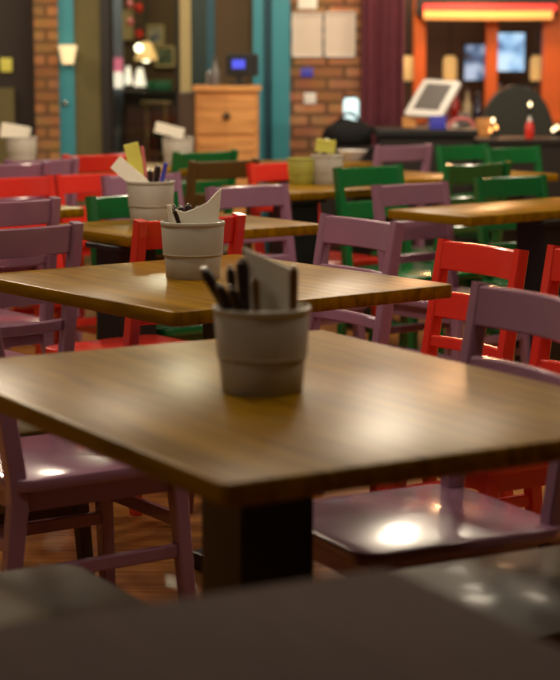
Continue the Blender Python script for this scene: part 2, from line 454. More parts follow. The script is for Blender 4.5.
def pendant(px, py, D, label, wbulb=True, shade='shade', up=False):
    p = atd(px, py, D)
    t = thing('pendant_lamp', label, 'lamp', p, 0, 'small pendant lamps')
    b = BM(); lathe(b, [(.022, .075), (.045, .06), (.085, -.055), (.078, -.06), (.04, .05), (.02, .068), (.022, .075)], 24); obj('lamp_shade', b, shade, t, True)
    b = BM(); tube(b, [(0, 0, .07), (0, 0, H - p.z)], .006, 8); obj('cord', b, 'black', t)
    b = BM(); bmesh.ops.create_uvsphere(b, u_segments=16, v_segments=10, radius=.035)
    bmesh.ops.translate(b, verts=b.verts, vec=(0, 0, -.04)); obj('bulb', b, 'bulb', t, True)
    return t
pendant(146, 52, ND - .7, 'amber pendant lamp seen through the window beside the posters')
# bare bulb in front of it
def bulb_obj(px, py, D, r, mat, name, label, cat, group):
    p = atd(px, py, D); b = BM(); bmesh.ops.create_uvsphere(b, u_segments=18, v_segments=12, radius=r)
    o = obj(name, b, mat, None, True, p); return tag(o, label, cat, group)
def globe(px, py, D, r, mat, label, drop=None):
    p = atd(px, py, D)
    t = thing('globe_light', label, 'lamp', p, 0, 'bare globe bulbs')
    b = BM(); bmesh.ops.create_uvsphere(b, u_segments=18, v_segments=12, radius=r); obj('globe', b, mat, t, True)
    b = BM(); tube(b, [(0, 0, r * .9), (0, 0, H - p.z)], .004, 6); obj('cord', b, 'black', t)
    return t
globe(139, 48, ND - 1.0, .03, 'bulb', 'round white bulb glowing in the window left of the amber lamp')
# wall light on the turquoise post
p = atd(67, 55, BW - .02)
t = thing('wall_lamp', 'cream cone wall light on the narrow turquoise post', 'lamp', (p.x, p.y, p.z))
b = BM(); lathe(b, [(.035, -.055), (.06, .06), (.055, .06), (.03, -.05), (.035, -.055)], 24, (0.015, -.09, 0)); obj('lamp_shade', b, 'shade_cream', t, True)
b = BM(); box(b, (0.015, -.012, -.03), (.05, .022, .07), bev=.004); tube(b, [(0.015, -.015, -.04), (0.015, -.09, -.04)], .009); obj('bracket', b, 'black', t)
b = BM(); lathe(b, [(0, -.012), (.018, -.012), (.02, 0), (.015, .012), (0, .014)], 16); k = obj('door_knob', b, 'steel', None, True, atd(65, 103, BW - .03)); k.rotation_euler = (PI / 2, 0, 0)
tag(k, 'small round pale knob on the narrow turquoise post', 'knob')
flatbox('yellow_notice', 'small yellow square notice on the dark wall left of the brick pillar', 'notice', 0, 58, 12, 72, BW + .08, 'yellow_paper', .02)
# things beyond the window: lit sign, lamps, sideboard
M['sign_pink'] = emit('pink_sign_light', srgb(230, 120, 150), .55)
M['sign_white'] = emit('white_sign_light', srgb(255, 240, 225), 1.0)
a = atd(116, 58, ND - 1.0); c = atd(116, 88, ND - 1.0)
t = thing('lit_sign', 'small glowing sign pink above white, on the grey-blue post behind the window', 'sign', (a.x, ND - 1.0, 0))
zm = atd(116, 72, ND - 1.0).z; sw = .085
b = BM(); box(b, (0, .04, (a.z + zm) / 2), (sw, .05, a.z - zm), bev=.005); obj('pink_panel', b, 'sign_pink', t)
b = BM(); box(b, (0, .04, (c.z + zm) / 2), (sw, .05, zm - c.z), bev=.005); obj('white_panel', b, 'sign_white', t)
for i, (x, y, lab) in enumerate(((128, 76, 'small white table lamp just right of the glowing sign'), (140, 78, 'larger white table lamp right of the smaller one behind the window'))):
    p = atd(x, y, ND - .8)
    t = thing('table_lamp', lab, 'lamp', p, 0, 'white table lamps')
    b = BM(); r = .03 if i == 0 else .045; lathe(b, [(r * .45, .07), (r, -.06), (r * .92, -.06), (r * .4, .065), (r * .45, .07)], 20); obj('lamp_shade', b, 'sign_white', t, True)
    zt = zs(91, ND - .8)
    b = BM(); tube(b, [(0, 0, .05), (0, 0, zt - p.z)], .008); lathe(b, [(0, zt - p.z), (.035, zt - p.z), (.03, zt - p.z + .012), (0, zt - p.z + .014)], 16); obj('base', b, 'black', t)
zt = zs(91, ND - .8)
def cabinet(name, label, cat, x0, x1, ytop, D, dep, mat, z0=0):
    X0, X1 = xs(x0, D), xs(x1, D); Z = zs(ytop, D)
    t = thing(name, label, cat, ((X0 + X1) / 2, D + dep / 2, 0))
    b = BM(); box(b, (0, 0, (Z - .03) / 2), (X1 - X0, dep, Z - .03), bev=.004); obj('body', b, mat, t)
    b = BM(); box(b, (0, -.005, Z - .015), (X1 - X0 + .03, dep + .03, .03), bev=.004); obj('top', b, mat, t)
    return t, X1 - X0, Z
M['greenbox'] = plain('green_enamel', srgb(44, 110, 74), .4)
t, W_, Z_ = cabinet('sideboard', 'dark sideboard behind the window carrying white lamps and green boxes', 'sideboard', 124, 180, 91, ND - 1.0, .5, 'darkframe')
for k in range(2):
    b = BM(); box(b, ((k - .5) * W_ * .48, -.255, Z_ * .5), (W_ * .45, .02, Z_ * .8), bev=.004); dr = obj('door', b, 'stand_side', t)
    b = BM(); box(b, ((k - .5) * W_ * .1, -.275, Z_ * .55), (.015, .02, .08)); obj('handle', b, 'steel', dr)
for i, (x0, x1, lab) in enumerate(((146, 151, 'small green box right of the white lamps behind the window'), (152, 171, 'wide green box at the right end of the sideboard'))):
    a, c = atd(x0, 86, ND - .95), atd(x1, 96, ND - .95)
    b = BM(); box(b, (0, 0, 0), (c.x - a.x, .12, .07), bev=.008); tag(obj('green_box', b, 'greenbox', None, True, ((a.x + c.x) / 2, ND - .85, Z_ + .035)), lab, 'box', 'green boxes on the sideboard')
# pale trolley with round top before the sideboard
p = atd(156, 104, ND - 1.6)
t = thing('serving_trolley', 'pale round-topped serving trolley with jars, behind the window', 'trolley', (p.x, p.y, 0))
M['pale'] = plain('pale_wood', srgb(150, 126, 88), .4)
b = BM(); lathe(b, [(0, p.z), (.105, p.z), (.11, p.z + .008), (.105, p.z + .018), (0, p.z + .018)], 28); obj('top', b, 'pale', t, True)
b = BM(); lathe(b, [(0, p.z - .34), (.1, p.z - .34), (.105, p.z - .33), (0, p.z - .325)], 28); obj('shelf', b, 'pale', t, True)
for k in range(4):
    a_ = PI / 4 + k * PI / 2
    b = BM(); tube(b, [(.09 * math.cos(a_), .09 * math.sin(a_), 0), (.09 * math.cos(a_), .09 * math.sin(a_), p.z)], .01); obj('leg', b, 'pale', t)
for k, (dx, dy) in enumerate(((-.05, .0), (.045, .02), (.01, -.055))):
    j = thing('glass_jar', 'small glass jar on the shelf of the pale trolley', 'jar', (p.x + dx, p.y + dy, p.z - .325), 0, 'jars on the trolley')
    b = BM(); lathe(b, [(0, 0), (.028, 0), (.03, .004), (.03, .11), (.02, .13), (.018, .13), (.027, .106), (.027, .006), (0, .006)], 16); obj('body', b, 'clear', j, True)
    b = BM(); lathe(b, [(0, .13), (.023, .13), (.023, .15), (0, .152)], 16); obj('lid', b, 'steel', j, True)
# red lantern strings
for i, (x, ys, lab) in enumerate(((130, (4, 22), 'string of pink and red lanterns hanging nearest the grey-blue post'), (139, (8, 34), 'string of red lanterns hanging above the round bulb'))):
    D = ND - .6 - .1 * i; p0 = atd(x, ys[-1], D)
    t = thing('lantern_string', lab, 'lantern', p0, 0, 'hanging lantern strings')
    b = BM(); tube(b, [(0, 0, 0), (0, 0, H - p0.z)], .003, 6); obj('cord', b, 'black', t)
    for y in ys:
        z = atd(x, y, D).z - p0.z
        b = BM(); lathe(b, [(0, z - .035), (.018, z - .032), (.032, z), (.018, z + .032), (0, z + .035)], 16); obj('lantern', b, 'red' if i else 'pink', t, True)
framed('wall_poster', 'narrow pale poster behind the lantern strings', 'poster', 123, 10, 133, 40, ND - .03, 'cream', 'cream', 'posters behind the window')

# ---- right of the turquoise frame: brick wall
M['paper_print'] = plain('poster_paper', srgb(226, 206, 186), .35, coat=.6, var=.05)
framed('wall_notice', 'left of two pale framed sheets on the brick wall', 'framed sheet', 292, 13, 322, 57, BW - .005, 'white', 'paper_print', 'framed sheets on the brick wall', fw=.008)
framed('wall_notice', 'right of two pale framed sheets on the brick wall', 'framed sheet', 325, 12, 355, 57, BW - .005, 'white', 'paper_print', 'framed sheets on the brick wall', fw=.008)
flatbox('white_card', 'small white card pinned above the left framed sheet', 'card', 298, -3, 317, 9, BW - .012, 'paper', .01)
flatbox('light_switch', 'small pale switch plate on the brick wall', 'switch', 304, 93, 316, 104, BW - .02, 'white', .018)
flatbox('purple_sticker', 'small purple sticker on the brick wall below the framed sheets', 'sticker', 301, 68, 313, 77, BW - .008, 'blue', .008)
# curtain
b = BM(); n = 60; D = BW - .2
X0, X1 = xs(361, D), xs(404, D)
top, bot = [], []
fr = []
for i in range(n + 1):
    x = X0 + (X1 - X0) * i / n; y = D + .035 * math.sin(i * .95) + .012 * math.sin(i * 2.3)
    fr.append([b.verts.new((x, y - .003, 0.02)), b.verts.new((x, y - .003, 2.7)), b.verts.new((x, y + .003, 2.7)), b.verts.new((x, y + .003, .02))])
for a, c in zip(fr, fr[1:]):
    for k in range(4): b.faces.new((a[k], a[(k+1) % 4], c[(k+1) % 4], c[k]))
b.faces.new(fr[0]); b.faces.new(fr[-1][::-1])
tag(obj('curtain', b, 'curtain', None, True), 'plum coloured curtain hanging between the brick wall and the bar', 'curtain')

# ---- wooden host stand with small screen
HD = 10.8
t, W_, Z_ = cabinet('host_stand', 'light wooden two-drawer host stand before the turquoise door frame', 'cabinet', 195, 258, 86, HD, .42, 'stand')
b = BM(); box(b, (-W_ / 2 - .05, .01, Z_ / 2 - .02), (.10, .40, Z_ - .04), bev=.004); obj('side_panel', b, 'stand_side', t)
for k in range(2):
    zc = Z_ - .03 - .14 - k * .235
    b = BM(); box(b, (0, -.216, zc), (W_ * .9, .016, .21), bev=.004); dr = obj('drawer', b, 'stand', t)
    b = BM(); lathe(b, [(0, 0), (.016, 0), (.022, .02), (.012, .028), (0, .03)], 14); kn = obj('knob', b, 'stand_side', dr, True); kn.location = (0, -.224, zc); kn.rotation_euler = (PI / 2, 0, 0)
M['bluescreen'] = emit('blue_screen_light', srgb(60, 70, 200), 1.1)
p = atd(239, 84, HD + .15)
t = thing('desk_monitor', 'small black monitor with a blue screen on top of the host stand', 'monitor', (p.x, HD + .17, Z_), math.radians(-8))
b = BM(); box(b, (.02, .0, .12), (.19, .035, .13), bev=.008); obj('housing', b, 'black', t)
b = BM(); box(b, (.0, -.0195, .125), (.075, .004, .05)); obj('screen', b, 'bluescreen', t)
b = BM(); box(b, (0, .01, .035), (.03, .025, .07)); box(b, (0, .01, .006), (.1, .09, .012), bev=.003); obj('stand', b, 'black', t)
t = thing('glass_bottle', 'small pale bottle beside the monitor on the host stand', 'bottle', (p.x - .14, HD + .14, Z_))
b = BM(); lathe(b, [(0, 0), (.025, 0), (.027, .004), (.027, .085), (.011, .115), (.011, .15), (0, .15)], 18); obj('body', b, 'grey_plastic', t, True)
b = BM(); lathe(b, [(0, .15), (.013, .15), (.013, .17), (0, .171)], 14); obj('cap', b, 'steel', t, True)

# ================================================================ BAR (right)
BD = 13.8
b = BM(); x0, x1 = xs(404, BD), 5.6
M['barwall'] = plain('dark_bar_wall', srgb(104, 70, 48), .6, var=.2, scale=4)
box(b, ((x0 + x1) / 2 - .3, BD + .65, H / 2), (x1 - x0 + .6, .1, H)); struct('wall_bar', b, 'barwall')
# bar counter
zt = .84
t = thing('bar_counter', 'long dark bar counter at the back right', 'bar counter', ((x0 + 4.0) / 2, BD - .75, 0))
b = BM(); box(b, (0, 0, zt / 2 - .025), (4.0 - x0, .5, zt - .05), bev=.01); obj('body', b, 'darkframe', t)
b = BM(); box(b, (0, -.03, zt - .02), (4.05 - x0, .62, .045), bev=.01); obj('worktop', b, 'stand_side', t)
# glowing canopy over the bar
M['neon_y'] = emit('yellow_orange_tube', (1, .40, .10, 1), 1.15)
M['neon_r'] = emit('red_tube', (1, .06, .05, 1), .8)
CD = BD - .7
t = thing('light_canopy', 'glowing orange and red light canopy along the top of the bar', 'light', (0, 0, 0))
b = BM(); a, c = atd(424, 15, CD), atd(552, 15, CD); tube(b, [a, (a + c) / 2 + Vector((0, 0, -.004)), c], .032, 12); obj('yellow_tube', b, 'neon_y', t, True)
b = BM(); a2, c2 = atd(424, 8, CD), atd(556, 8, CD); tube(b, [a2, c2], .026, 12); obj('red_tube', b, 'neon_r', t, True)
b = BM(); box(b, ((a.x + c.x) / 2, CD + .12, a.z + .14), (c.x - a.x + .1, .14, .3), bev=.01); obj('fascia', b, 'darkframe', t)
for i, (x, w_, lab) in enumerate(((420, 12, 'orange post at the left end of the bar'), (492, 12, 'orange post in the middle of the bar between the screens'), (553, 20, 'orange post at the right end of the bar'))):
    X0, X1 = xs(x - w_ / 2, CD + .2), xs(x + w_ / 2, CD + .2)
    t = thing('bar_post', lab, 'post', ((X0 + X1) / 2, CD + .25, zt), 0, 'orange bar posts')
    b = BM(); box(b, (0, 0, (H - zt) / 2), (X1 - X0, .09, H - zt), bev=.006); obj('shaft', b, 'orange', t)
    b = BM(); box(b, (0, 0, .03), (X1 - X0 + .03, .12, .06), bev=.006); obj('base', b, 'orange', t)
M['tv1'] = screen('tv_picture_blue', [srgb(60, 40, 40), srgb(90, 110, 140), srgb(190, 200, 220)], 1.0, 7)
M['tv2'] = screen('tv_picture_bright', [srgb(40, 60, 110), srgb(150, 190, 225), srgb(200, 225, 240)], 1.2, 6)
def tv(x0, y0, x1, y1, D, mat, lab):
    a, c = atd(x0, y0, D), atd(x1, y1, D); W2, H2 = c.x - a.x, a.z - c.z
    t = thing('television', lab, 'television', ((a.x + c.x) / 2, D, (a.z + c.z) / 2), 0, 'bar televisions')
    b = BM(); box(b, (0, .03, 0), (W2 + .03, .05, H2 + .03), bev=.006); obj('housing', b, 'black', t)
    b = BM(); box(b, (0, .002, 0), (W2, .01, H2)); obj('screen', b, mat, t)
    b = BM(); box(b, (0, .33, 0), (.05, .54, .05)); obj('wall_bracket', b, 'black', t)
tv(465, 45, 489, 80, BD + .02, 'tv1', 'dim bluish television left of the middle orange post')
tv(494, 33, 524, 71, BD + .02, 'tv2', 'bright pale blue television right of the middle orange post')
M['amber'] = emit('amber_glow', (1, .62, .22, 1), .3)
for x, lab in ((408, 'amber lantern at the left end of the bar beside the curtain'), (450, 'amber lantern between the left post and the dim television'), (537, 'amber lantern right of the bright television')):
    p = atd(x, 68, BD - .2)
    t = thing('bar_lantern', lab, 'lantern', (p.x, p.y, p.z), 0, 'amber bar lanterns')
    b = BM(); lathe(b, [(0, -.09), (.045, -.09), (.05, -.07), (.05, .06), (.03, .09), (0, .09)], 20); obj('glass_body', b, 'amber', t, True)
    b = BM(); lathe(b, [(0, .09), (.04, .09), (.02, .115), (0, .12)], 20); lathe(b, [(0, -.11), (.055, -.11), (.055, -.09), (0, -.09)], 20); obj('cap', b, 'black', t, True)
    b = BM(); tube(b, [(0, 0, .11), (0, 0, H - p.z)], .004, 6); obj('cord', b, 'black', t)
# bottles on the bar counter
bc = [srgb(40, 70, 40), srgb(90, 50, 20), srgb(140, 30, 24), srgb(160, 150, 120), srgb(30, 30, 60), srgb(110, 80, 30)]
for i, x in enumerate((433, 444, 456, 468, 478, 500, 516, 536)):
    m_ = 'bottle_%d' % (i % 6)
    if m_ not in M: M[m_] = plain('bottle_glass_colour', bc[i % 6], .15, coat=.3, var=.05)
    p = atd(x, 70, BD - .62); h = .2 + .05 * ((i * 7) % 4) / 3
    nm = ['green', 'brown', 'dark red', 'pale', 'dark blue', 'amber'][i % 6]
    wh = ['beside the curtain end of the bar', 'right of the left orange post', 'below the dim television', 'below the bright television', 'near the right end of the bar'][min(4, (x - 425) // 25)]
    t = thing('liquor_bottle', '%s bottle on the bar counter, number %s from the curtain end' % (nm, ['one','two','three','four','five','six','seven','eight','nine','ten','eleven','twelve','thirteen','fourteen'][i]), 'bottle', (p.x, BD - .62, zt + .0025), 0, 'bottles on the bar')
    b = BM(); lathe(b, [(0, 0), (.032, 0), (.034, .004), (.034, h * .6), (.014, h * .75), (.013, h), (0, h)], 18); obj('body', b, m_, t, True)
    b = BM(); lathe(b, [(0, h), (.016, h), (.016, h + .02), (0, h + .022)], 14); obj('cap', b, 'steel', t, True)

# dark rounded booth back
BX = 11.8
a, c = atd(482, 85, BX), atd(552, 85, BX); cx = (a.x + c.x) / 2; rw = (c.x - a.x) / 2 + .02
ztp = a.z
t = thing('booth_seat', 'large dark round-backed booth seat at the right before the bar', 'seat', (cx, BX, 0))
b = BM(); n = 24; rings = []
pts = [(-rw, .0)] + [(-rw * math.cos(PI * i / n) , .62 * (ztp) + (ztp * .38) * math.sin(PI * i / n) ** .8) for i in range(n + 1)] + [(rw, 0)]
f_ = [b.verts.new((x, -.06, z)) for x, z in pts]; k_ = [b.verts.new((x, .08, z)) for x, z in pts]
b.faces.new(f_); b.faces.new(k_[::-1])
for i in range(len(pts)): j = (i + 1) % len(pts); b.faces.new((f_[i], f_[j], k_[j], k_[i]))
bmesh.ops.bevel(b, geom=[e for e in b.edges if abs(e.verts[0].co.y - e.verts[1].co.y) < 1e-4 and (e.verts[0].co.z > .1 or e.verts[1].co.z > .1)], offset=.02, segments=2, affect='EDGES')
obj('back', b, 'booth', t, True)
b = BM(); box(b, (0, -.28, .36), (rw * 1.9, .44, .16), bev=.03); obj('cushion', b, 'booth', t, True)
b = BM(); box(b, (0, -.27, .14), (rw * 1.85, .42, .28), bev=.01); obj('plinth', b, 'black', t)

# service counter with till tablet
SD = 10.55
zc = .90
X0, X1 = xs(380, SD), xs(476, SD)
t = thing('service_counter', 'low dark service counter carrying the white till tablet', 'counter', ((X0 + X1) / 2, SD + .25, 0))
b = BM(); box(b, (0, 0, zc / 2 - .02), (X1 - X0, .46, zc - .04), bev=.006); obj('body', b, 'darkframe', t)
b = BM(); box(b, (0, 0, zc - .02), (X1 - X0 + .04, .52, .04), bev=.006); obj('worktop', b, 'black', t)
p = atd(433, 99, SD + .3)
t = thing('till_tablet', 'white framed till tablet tilted on a pink stand on the service counter', 'tablet', (p.x, SD + .3, p.z))
ax = Vector((.206, -.157, -.011)).normalized(); az = Vector((.131, .157, .206)); az = (az - ax * az.dot(ax)).normalized(); ay = az.cross(ax)
SHR = Matrix((ax, ay, az)).transposed()
b = BM(); rplate(b, .26, .285, -.012, .012, .02, .004); bmesh.ops.rotate(b, verts=b.verts, matrix=Matrix.Rotation(PI / 2, 3, 'X')); bmesh.ops.rotate(b, verts=b.verts, matrix=SHR); obj('frame', b, 'white', t, True)
b = BM(); box(b, (0, -.0135, .005), (.17, .004, .20)); bmesh.ops.rotate(b, verts=b.verts, matrix=SHR); obj('screen', b, 'grey_plastic', t)
b = BM(); sweep(b, [SHR @ Vector((.06, .02, .0)), SHR @ Vector((.06, .07, -.04)), Vector((.07, .06, zc - p.z + .02))], .08, .04, taper=[1, 1, .8]); obj('stand_arm', b, 'pink', t)
b = BM(); rplate(b, .18, .15, 0, .022, .03, .005); bmesh.ops.translate(b, verts=b.verts, vec=(.06, .05, zc - p.z)); obj('stand_foot', b, 'white', t, True)
b = BM(); n_ = 10
tube(b, [(.0 + .07 * math.cos(PI * i / n_), 0, .05 * math.sin(PI * i / n_)) for i in range(n_ + 1)], .011, 10)
tag(obj('pink_hose', b, 'pink', None, True, (atd(460, 112, SD).x + .01, SD - .0, zc + .011)), 'curved pink hose on the counter right of the till tablet', 'hose')
for x, y, mat, lab, sz in ((438, 138, 'blue', 'dark blue box at the front of the service counter', (.09, .08, .07)), (413, 120, 'stand', 'small tan box under the till tablet', (.08, .08, .05)), (470, 130, 'grey_plastic', 'grey box at the right end of the service counter', (.06, .1, .08))):
    X = xs(x, SD + .05); yy = {438: SD + .03, 413: SD + .32, 470: SD + .36}[x]
    b = BM(); box(b, (0, 0, 0), sz, bev=.006); box(b, (0, 0, sz[2] * .5), (sz[0] * 1.04, sz[1] * 1.04, .012), bev=.003)
    tag(obj('counter_box', b, mat, None, True, (X, yy, zc + sz[2] / 2)), lab, 'box', 'boxes on the service counter')
# black bag and lit lantern on the low shelf by the brick wall
LD = 10.9
X0, X1 = xs(322, LD), xs(372, LD); zl = zs(140, LD)
t, W_, Zl = cabinet('low_cabinet', 'low dark cabinet below the brick wall', 'cabinet', 320, 374, 147, LD, .4, 'darkframe')
b = BM(); bmesh.ops.create_uvsphere(b, u_segments=24, v_segments=14, radius=1)
for v in b.verts:
    f2 = 1 + .10 * math.sin(v.co.x * 5) * math.cos(v.co.y * 4 + v.co.z * 3)
    v.co = Vector((v.co.x * .145 * f2, v.co.y * .115, max(-.6, v.co.z) * .095 * f2))
t = thing('black_bag', 'slumped black bag on the low cabinet under the glowing lantern', 'bag', (xs(350, LD), LD + .12, Zl + .0655))
obj('body', b, 'blackcloth', t, True)
b = BM(); tube(b, [(-.08 + .16 * i / 10, -.03, .06 + .07 * math.sin(PI * i / 10)) for i in range(11)], .008, 8); obj('strap', b, 'blackcloth', t, True)
M['lantern_white'] = emit('cool_white_glow', srgb(205, 235, 240), 1.0)
p0 = atd(351, 122, LD + .33); 
t = thing('white_lantern', 'glowing white jar-shaped lantern behind the black bag', 'lantern', (p0.x, LD + .33, Zl), 0)
zz = p0.z - Zl
b = BM(); lathe(b, [(0, zz), (.042, zz), (.048, zz + .012), (.048, zz + .12), (.036, zz + .145), (0, zz + .145)], 24); obj('glass_body', b, 'lantern_white', t, True)
b = BM(); lathe(b, [(0, zz + .145), (.038, zz + .145), (.038, zz + .16), (0, zz + .162)], 24); obj('lid', b, 'black', t, True)
b = BM(); lathe(b, [(0, 0), (.055, 0), (.05, .015), (.015, .03), (.015, zz - .01), (.04, zz), (0, zz)], 20); obj('stem', b, 'black', t, True)
# fairy lights / candles by the booth
M['fairy'] = emit('fairy_light', (1, .80, .45, 1), 3.5)
M['fairy_o'] = emit('orange_light', (1, .45, .12, 1), 3.5)
FD = 10.65
zc2 = zs(131, FD)
X0, X1 = xs(480, FD), xs(570, FD)
t, W_, Zc = cabinet('waiter_station', 'dark waiter station before the booth seat at the right', 'cabinet', 478, 575, 139, FD, .4, 'darkframe')
for i, (x, y, mt, lab) in enumerate(((493, 121, 'fairy', 'upper yellow candle light of the small cluster on the waiter station'), (496, 128, 'fairy_o', 'orange candle light in the middle of the cluster on the waiter station'), (491, 131, 'fairy_o', 'lowest orange candle light of the cluster on the waiter station'), (530, 105, 'fairy', 'tall single candle light before the round booth back'), (557, 128, 'fairy', 'candle light at the right edge above the waiter station'), (553, 144, 'fairy', 'low candle light at the right edge of the waiter station'))):
    dy = .12 + .07 * (i % 3); p = atd(x, y, FD + dy)
    if p.z < Zc + .03: p.z = Zc + .04
    t = thing('candle_light', lab, 'candle', (p.x, FD + dy, Zc), 0, 'small candle lights')
    hh = p.z - Zc
    b = BM(); lathe(b, [(0, 0), (.02, 0), (.018, .006), (.006, .012), (.006, hh - .02), (.012, hh - .012), (0, hh - .012)], 14); obj('holder', b, 'black', t, True)
    b = BM(); lathe(b, [(0, hh - .012), (.009, hh - .004), (.011, hh + .004), (.005, hh + .016), (0, hh + .02)], 14); obj('flame', b, mt, t, True)
t = thing('sauce_bottle', 'red and white sauce bottle on the waiter station', 'bottle', (xs(531, FD + .04), FD + .04, Zc))
b = BM(); lathe(b, [(0, 0), (.024, 0), (.026, .005), (.026, .075), (.012, .10), (0, .10)], 18); obj('body', b, 'red', t, True)
b = BM(); lathe(b, [(0, .10), (.013, .10), (.004, .13), (0, .13)], 14); obj('nozzle', b, 'white', t, True)
b = BM(); box(b, (0, 0, .05), (.10, .07, .10), bev=.008); box(b, (0, 0, .1), (.104, .074, .014), bev=.004)
tag(obj('tan_box', b, 'stand', None, True, (xs(486, FD + .3), FD + .33, Zc)), 'tan box on the waiter station behind the candle cluster', 'box')

# ================================================================ TABLES
A1, A2, A3 = 30.8, 37.8, 36.0
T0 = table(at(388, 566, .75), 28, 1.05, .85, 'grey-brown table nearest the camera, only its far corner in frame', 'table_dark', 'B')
T1 = table((-.073, 2.358, 0), A1, .849, 1.117, 'large wooden table in front with the grey bucket of dark cutlery', which='N', ped=(-.04, .02))
T2 = table((-.231, 4.009, 0), A2, .837, .901, 'second wooden table back, with a bucket holding a pointed white napkin', which='N', ped=(.06, -.05))
T3 = table(at(323, 224, .75), A3, .76, .54, 'third wooden table back, behind the low red chair', which='R', ped=(-.30, -.12))
T4 = table(at(470, 217, .75), 40, .95, .43, 'wooden table at the right edge behind the first red chairs', which='N', ped=(.0, -.13))
T6 = table(at(290, 193, .75), 36, .52, .52, 'wooden table under the lime bucket beside the dark green chair', which='N', ped=(-.15, -.15))
T5 = table(at(86, 208, .75), 36, .8, .4, 'wooden table at the left between the purple and red chairs', which='R')
T7 = table(at(478, 176, .75), 36, .62, .8, 'wooden table at the right among the green chairs', which='R')
T8 = table(at(384, 163, .75), 36, .84, .6, 'far wooden table before the low cabinet with a pale bowl', which='R')
T9 = table(at(226, 168, .75), 36, .52, .6, 'far wooden table carrying the small grey bucket left of the host stand', which='R', ped=(-.12, .12))
T10 = table(at(85, 168, .75), 36, .7, .6, 'far wooden table at the left edge carrying a grey bucket', which='R', ped=(-.15, .05))
T11 = table(at(560, 174, .75), 36, .4, .35, 'far wooden table at the right behind the last green chair', which='R')

# ================================================================ CHAIRS
# around the front table
chair('purple', 533, 292, 208, 'purple chair at the far right side of the front table, seat seen under the tabletop')
s0 = at(72, 560, .436); cc = s0 - dirv(A1) * .245 + dirv(A1 - 90) * .21
chair('olive', 0, 0, A1, 'olive chair at the near left of the front table, only its seat in frame', loc=cc)
cc = at(533, 292, .85) + dirv(208) * .256 + Vector((.19, -.48, 0))
chair('olive', 0, 0, 208, 'olive chair right of the front table, its seat just in front of the purple seat', loc=cc)
# around the second table
s0 = at(14, 483, .436); cc = s0 + dirv(34) * .21 + dirv(124) * .21
chair('purple', 0, 0, 34, 'purple chair at the left under the second table, legs seen below the front table', loc=cc)
chair('olive', 0, 0, 38, 'olive chair beyond the left purple seat, almost hidden by the front table', loc=cc + dirv(126) * .46)
chair('purple', 362, 218, 213, 'purple chair at the far right side of the second table', z=.845)
chair('red', 486, 244, 211, 'red chair in the middle right, just behind the nearest purple chair back', z=.81)
chair('red', 604, 252, 211, 'red chair cut off by the right edge of the photo')
# between second and third table
chair('red', 191, 217, 129, 'red chair behind the bucket with the pointed napkin on the second table')
chair('purple', 22, 226, 129, 'purple chair at the left edge with its back beside the second table')
# third table
chair('purple', 246, 185, -52, 'dark purple chair at the far side of the third table, right of the pointed napkin', z=.83)
chair('green', 131, 194, -52, 'green chair at the far side of the third table behind its bucket', z=.83)
# left rows
chair('purple', 8, 200, 128, 'purple chair at the left edge in the row behind the nearest left purple chair')
chair('red', 12, 177, -50, 'red chair at the far left behind the left wooden table', z=.825)
chair('red', 90, 173, -52, 'red chair showing only an end between the far left red and purple chairs', z=.815)
chair('purple', 140, 174, -52, 'purple chair with shiny back directly behind the green chair at the third table', z=.835)
chair('red', 98, 154, 128, 'red chair furthest back at the left below the olive wall panel')
chair('purple', 42, 159, 128, 'dark purple chair furthest back at the left below the brick pillar')
chair('purple', 8, 163, 128, 'pale purple chair at the left edge before the far bucket', z=.865)
# middle back
chair('olive', 225, 160, 128, 'olive chair with its back before the wooden host stand')
chair('red', 280, 162, -52, 'red chair below the turquoise door frame', z=.835)
chair('green', 206, 151, 128, 'green chair furthest back, low before the host stand')
# right
chair('purple', 409, 183, -52, 'purple chair at the left end of the table at the right edge', z=.83)
chair('green', 368, 166, -50, 'dark green chair beside the lime bucket, behind the second table\'s purple chair')
chair('green', 479, 163, 128, 'green chair in the middle of the right-hand rows with a long dark back')
chair('green', 509, 176, -56, 'green chair on the far side of the table at the right edge', z=.828)
chair('green', 512, 147, -52, 'green chair furthest back at the right before the waiter station')
chair('green', 461, 145, -52, 'small light green chair back between the far pink-purple and far green chairs', z=.83)
chair('purple', 404, 145, 128, 'pinkish purple chair furthest back below the till tablet')

# ================================================================ BUCKETS
p1 = at(262, 390, .75); p1.z = .75
bucket(p1, 'grey bucket of dark cutlery on the front table')
def ins(p, x, y, z): return (p.x + x, p.y + y, p.z + z)
def up(px, py, p, dy=0): return atd(px, py, p.y + dy)
for fx, fy, tx, ty, dy, lab, r in (
    (.012, -.01, 203, 268, -.02, 'dark handled knife leaning far left in the front bucket', .0085),
    (.0, -.02, 218, 284, -.035, 'dark handled knife second from the left in the front bucket', .0085),
    (-.035, .02, 230, 266, .02, 'slim brown knife behind the left pair in the front bucket', .007),
    (.012, -.048, 231, 287, -.058, 'short dark knife at the front of the front bucket', .007),
    (-.022, .008, 242, 259, .0, 'thick black handle upright left of the napkins in the front bucket', .010),
    (.0, -.035, 255, 276, -.045, 'dark knife with shiny end before the napkins in the front bucket', .006),
    (.05, -.03, 294, 266, -.05, 'dark knife upright at the right rim of the front bucket', .007)):
    cutlery(ins(p1, fx, fy, .012), up(tx, ty, p1, dy), lab, r, 'brown_handle' if tx > 250 else 'handle')
